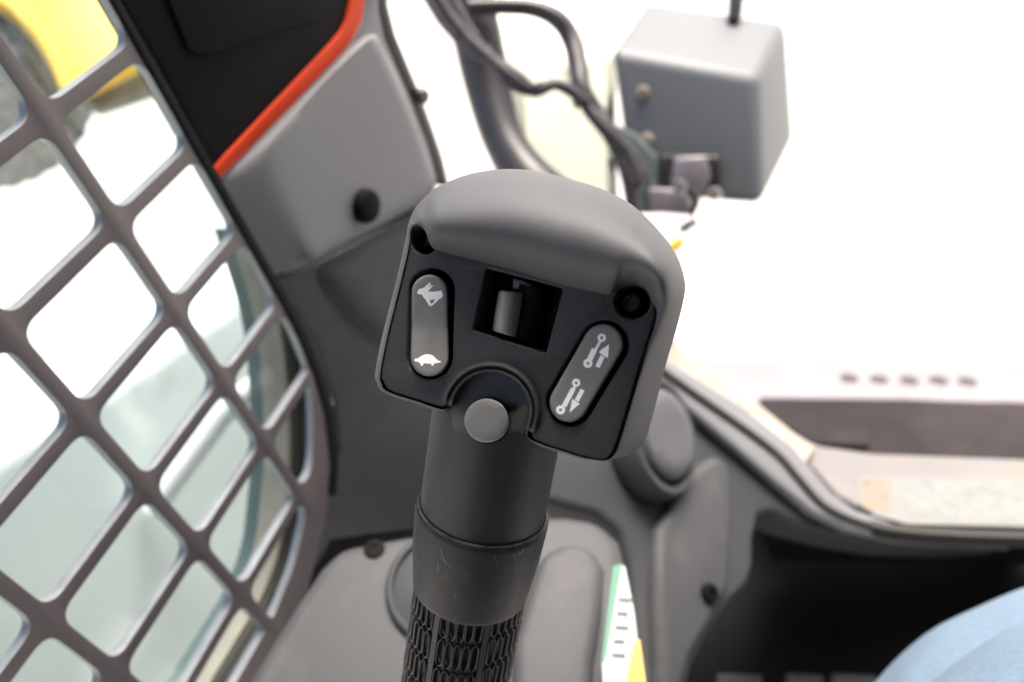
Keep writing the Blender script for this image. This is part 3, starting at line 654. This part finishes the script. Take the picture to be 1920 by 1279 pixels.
def circpx(cx, cy, r, n=28, ry=None, a0=0, a1=360):
    ry = ry or r
    return [(cx + r * math.cos(R_(a0 + (a1 - a0) * i / n)), cy - ry * math.sin(R_(a0 + (a1 - a0) * i / n))) for i in range(n + (0 if a1 - a0 == 360 else 1))]
def pillpx(c0, r0_, c1, r1_, n=16, mid=4):
    """closed outline; returns list of (x, y, s) with s the signed place along the axis"""
    a, b = Vector(c0), Vector(c1); L = (b - a).length; t = (b - a) / L; nrm = Vector((-t.y, t.x)); out = []
    for i in range(n + 1):
        q = math.pi * i / n; p = a + (nrm * math.cos(q) - t * math.sin(q)) * r0_; out.append((p.x, p.y, -L / 2 - 0 * r0_, -L / 2 - math.sin(q) * r0_))
    for i in range(1, mid * 2):
        k = i / (mid * 2); c = a + (b - a) * k; r = r0_ + (r1_ - r0_) * k; p = c - nrm * r; out.append((p.x, p.y, -L / 2 + L * k, -L / 2 + L * k))
    for i in range(n + 1):
        q = math.pi * i / n; p = b + (-nrm * math.cos(q) + t * math.sin(q)) * r1_; out.append((p.x, p.y, L / 2, L / 2 + math.sin(q) * r1_))
    for i in range(1, mid * 2):
        k = 1 - i / (mid * 2); c = a + (b - a) * k; r = r0_ + (r1_ - r0_) * k; p = c + nrm * r; out.append((p.x, p.y, -L / 2 + L * k, -L / 2 + L * k))
    return out
BC = (920, 771)            # centre of the thumb boss
plate = [(718, 716), (714, 700), (728, 628), (751, 536), (764, 480), (770, 448), (774, 430), (795, 415), (830, 440), (868, 455), (961, 480), (1055, 508), (1140, 525), (1190, 515), (1222, 545), (1228, 585), (1222, 612), (1210, 650), (1191, 712), (1171, 780), (1154, 832), (1145, 851), (1131, 862), (1096, 857), (1055, 844), (1006, 826)]
notch = circpx(BC[0], BC[1], 84, 40, a0=-30, a1=172)
plate = catmull(plate[:-1], 4, False) + [(1028, 836), (1008, 828), (998, 822)] + notch[1:] + [(828, 764), (780, 749), (740, 737), (725, 729)]
WL = [(x, y) for x, y, *_ in pillpx((809, 546), 43, (805, 668), 43)]
WR = [(x, y) for x, y, *_ in pillpx((1132, 647), 46, (1067, 755), 45)]
WIN = fillet([(911.6, 503), (1055.5, 541), (1023, 663), (885.8, 618.4)], 5)
RL = circpx(796, 450, 25, 30, ry=27)
RR_ = circpx(1185, 566, 34, 30, ry=32)
uvl = lambda L: [F.uv(x, y) for x, y in L]
curve_mesh('faceplate', F, [uvl(plate), uvl(WL), uvl(WR), uvl(WIN), uvl(RL), uvl(RR_)], -.0075, 0, M['face'], js, bevel=.00045)
slab('switch_backing', [(735, 700), (770, 480), (790, 430), (900, 480), (1200, 545), (1200, 640), (1150, 830), (1000, 790), (900, 690), (830, 745)], F, .002, M['black'], js, off=-.0076)
# raised lips round the right screw
for (cx, cy, r, ry, rr) in ((796, 450, 25, 27, 12), (1185, 566, 33, 31, 19)):
    bolt('head_screw', F, cx + (2 if rr < 15 else 0), cy + 2, rr, .0014, M['tube'], js, off=-.0058)

# thumb boss: raised arc lip
rowsb = []
prof = [(95, -.3), (93, .35), (90, .75), (87, .95), (84, .75), (82, .35), (80, .45), (77, .85), (74.5, .8), (72, .2), (70, -.8), (69, -2.2)]
for r, z in prof:
    row = []
    for i in range(65):
        k = i / 64; ang = R_(172 - 200 * k); e = min(1, k / .05, (1 - k) / .08)
        row.append(Fp(BC[0] + r * math.cos(ang), BC[1] - r * math.sin(ang), z * 1.0 if z < 0 else z * math.sqrt(e) * 2.0))
    rowsb.append(row)
v, f = loft(rowsb, False); obj('boss_lip', v, f, M['face'], js)
# thumb dish flowing into the shaft
rows = []
def sst(a, b, x):
    t = min(1, max(0, (x - a) / (b - a))); return t * t * (3 - 2 * t)
for k in range(25):
    rr = k / 24; row = []
    for i in range(72):
        q = 2 * math.pi * i / 72; x = BC[0] + 73 * rr * math.cos(q); y = BC[1] - (73 if math.sin(q) > 0 else 120) * rr * math.sin(q)
        s = sst(752, 812, y); row.append(Fp(x, y, (1 - s) * (-1.6 - .5 * (1 - rr)) + s * (cylw(x, y) + .06 * (1 - rr) - .05 * rr)))
    rows.append(row)
v, f = loft(rows, True); obj('thumb_dish', v, f, M['shaft'], js)
# push button
def fcirc(cx, cy, r, w, n=48): return [Fp(cx + r * math.cos(2 * math.pi * i / n), cy - r * math.sin(2 * math.pi * i / n), w) for i in range(n)]
v, f = loft([fcirc(914, 789, 44, -2.6), fcirc(914, 789, 44, -1.2), fcirc(914, 789, 42.6, -1.3), fcirc(914, 789, 42, -3)], True); obj('button_bezel', v, f, M['black'], js)
v, f = loft([fcirc(912, 789, 41.5, -3), fcirc(912, 789, 41.5, .2), fcirc(912.5, 788.5, 41, .8), fcirc(913.5, 787.5, 39, 1.35), fcirc(914.5, 786.5, 36, 1.55), fcirc(915, 786, 20, 1.6)], True, False, True)
obj('push_button', v, f, M['btn'], js)

# rocker switches
def rocker(c0, r0_, c1, r1_, h0, k, lab):
    ax = ((Vector(c1) - Vector(c0)).length / 2 + r0_)
    def H(s, top=1): return h0 + k * abs(s) / ax
    base = pillpx(c0, r0_, c1, r1_); a, b = Vector(c0), Vector(c1); t = (b - a).normalized(); mid = (a + b) / 2
    def ring(inset, dw, bot=None):
        return [Fp(x, y, (H((Vector((x, y)) - mid).dot(t)) + dw) if bot is None else bot) for x, y, *_ in pillpx(c0, r0_ - min(inset, r0_ * .998), c1, r1_ - min(inset * r1_ / r0_, r1_ * .998))]
    v, f = loft([ring(-1.0, 0, -7), ring(-.5, -2.0), ring(0, -.9), ring(.8, -.45), ring(2.2, -.14), ring(4, 0), ring(10, 0), ring(20, 0), ring(r0_, 0)], True, False, True)
    o = obj('rocker_switch', v, f, M['btn'], js, label=lab)
    def sym(name, polys, holes_=()):
        vv = []; ff = []
        for pl_ in polys:
            n0 = len(vv); n = len(pl_)
            for (x, y) in pl_: vv.append(Fp(x, y, H((Vector((x, y)) - mid).dot(t)) + .09))
            for (x, y) in pl_: vv.append(Fp(x, y, H((Vector((x, y)) - mid).dot(t)) - .1))
            ff.append(tuple(range(n0, n0 + n)))
            for i in range(n): j = (i + 1) % n; ff.append((n0 + i, n0 + j, n0 + n + j, n0 + n + i))
        obj(name, vv, ff, M['white'], o, smooth=False)
    return o, sym, (mid, t, H)
o, sym, _ = rocker((806, 549), 33.5, (806, 670), 35.5, -.4, 2.6, 'left rocker switch with rabbit above tortoise')
Z1 = lambda L: [(740 + x / 5.327, 480 + y / 5.327) for x, y in L]
sym('rabbit_symbol', [Z1([(222, 365), (245, 330), (290, 318), (320, 290), (348, 268), (362, 275), (345, 305), (375, 290), (382, 298), (350, 335), (332, 354), (380, 358), (440, 350), (462, 345), (475, 370), (480, 400), (465, 425), (430, 437), (400, 436), (352, 440), (312, 436), (285, 412), (270, 385), (235, 383)]),
                      Z1([(302, 426), (350, 436), (352, 455), (366, 476), (372, 500), (345, 500), (328, 470)]),
                      Z1([(366, 480), (388, 462), (400, 434), (440, 432), (430, 450), (405, 472), (372, 500)])])
sym('tortoise_symbol', [Z1([(198, 1042), (205, 1025), (240, 1020), (260, 1000), (300, 983), (345, 980), (385, 995), (415, 1025), (432, 1042), (462, 1052), (460, 1065), (430, 1070), (395, 1075), (385, 1098), (368, 1098), (365, 1078), (290, 1072), (282, 1094), (262, 1096), (255, 1072), (235, 1057), (200, 1052)])])
o, sym, _ = rocker((1131, 645), 37, (1067, 755), 36, .7, .9, 'right rocker switch with cylinder and arrow symbols')
Z2 = lambda L: [(1000 + x / 5.327, 580 + y / 5.327) for x, y in L]
def ringp(cx, cy, ro, ri, a=0, n=16):
    # two half rings
    out = []
    for h in (0, 180):
        o_ = [(cx + ro * math.cos(R_(a + h + 180 * i / n)), cy + ro * math.sin(R_(a + h + 180 * i / n))) for i in range(n + 1)]
        i_ = [(cx + ri * math.cos(R_(a + h + 180 * i / n)), cy + ri * math.sin(R_(a + h + 180 * i / n))) for i in range(n + 1)]
        out.append(Z2(o_ + i_[::-1]))
    return out
def barp(p, q, wd):
    p, q = Vector(p), Vector(q); t = (q - p).normalized(); n = Vector((-t.y, t.x)) * wd / 2
    return Z2([tuple(p + n), tuple(q + n), tuple(q - n), tuple(p - n)])
sym('cylinder_symbol', ringp(683, 285, 42, 17) + [barp((668, 322), (615, 415), 26), barp((612, 398), (562, 505), 56)] + ringp(545, 540, 46, 15))
sym('arrow_symbol', [barp((640, 578), (692, 468), 46), Z2([(757, 350), (744, 490), (655, 432), (672, 408)])])
sym('cylinder_symbol', ringp(428, 735, 41, 15) + [barp((415, 772), (398, 805), 30), barp((400, 790), (306, 970), 48)] + ringp(272, 1005, 46, 15))
sym('arrow_symbol', [barp((492, 803), (432, 915), 44), Z2([(362, 1032), (388, 895), (466, 945), (440, 965)])])

# thumb wheel
cw = (969, 585); va = Vector((947, 628)); vb = Vector((977, 515))
def W2(s, t, w):   # s across (left-right), t along the window's height 0 bottom, 1 top
    L0 = Vector((885.8, 618.4)); R0 = Vector((1022.8, 663)); L1 = Vector((911.6, 505.8)); R1 = Vector((1054.7, 545.7))
    p = (L0 + (R0 - L0) * s) * (1 - t) + (L1 + (R1 - L1) * s) * t; return Fp(p.x, p.y, w)
rows = [[W2(.30 + .62 * i / 24, t, -7.2 + 4.6 * math.sin(math.pi * i / 24)) for i in range(25)] for t in (.12, .13, .5, .92, .93)]
v, f = loft(rows, False); wh = obj('thumb_wheel', v, f, M['black'], js)
rows = []
for k in range(25):
    s = k / 24
    xl, xr = (935, 544), (984, 550); bl, brr = (922.5, 620), (971, 634)
    wv = 1.2 - 5.0 * abs((s - .30) / .70) ** 2.2 if s > .3 else 1.2 - 5.5 * ((.30 - s) / .30) ** 2.4
    row = []
    for (u, ins, dw) in ((0, 0, -2.5), (0, 0, -.9), (.035, 0, -.25), (.09, 0, 0), (.5, 0, 0), (.91, 0, 0), (.965, 0, -.25), (1, 0, -.9), (1, 0, -2.5)):
        e = min(1, min(s, 1 - s) / .12); rc = 1 - (1 - e) ** 2
        uu = .5 + (u - .5) * (.93 + .07 * rc)
        x = (xl[0] + (xr[0] - xl[0]) * s) * (1 - uu) + (bl[0] + (brr[0] - bl[0]) * s) * uu
        y = (xl[1] + (xr[1] - xl[1]) * s) * (1 - uu) + (bl[1] + (brr[1] - bl[1]) * s) * uu
        row.append(Fp(x, y, wv + dw))
    rows.append(row)
v, f = loft(rows, False); obj('wheel_paddle', v, f, M['paddle'], wh)
slab('wheel_hub', [(962, 522), (980, 526), (1000, 536), (984, 540), (978, 545), (960, 541)], F, .002, M['btn'], wh, off=-.004, bevel=.0004)
print('tris', sum(len(o.data.polygons) for o in bpy.data.objects if o.type == 'MESH'))
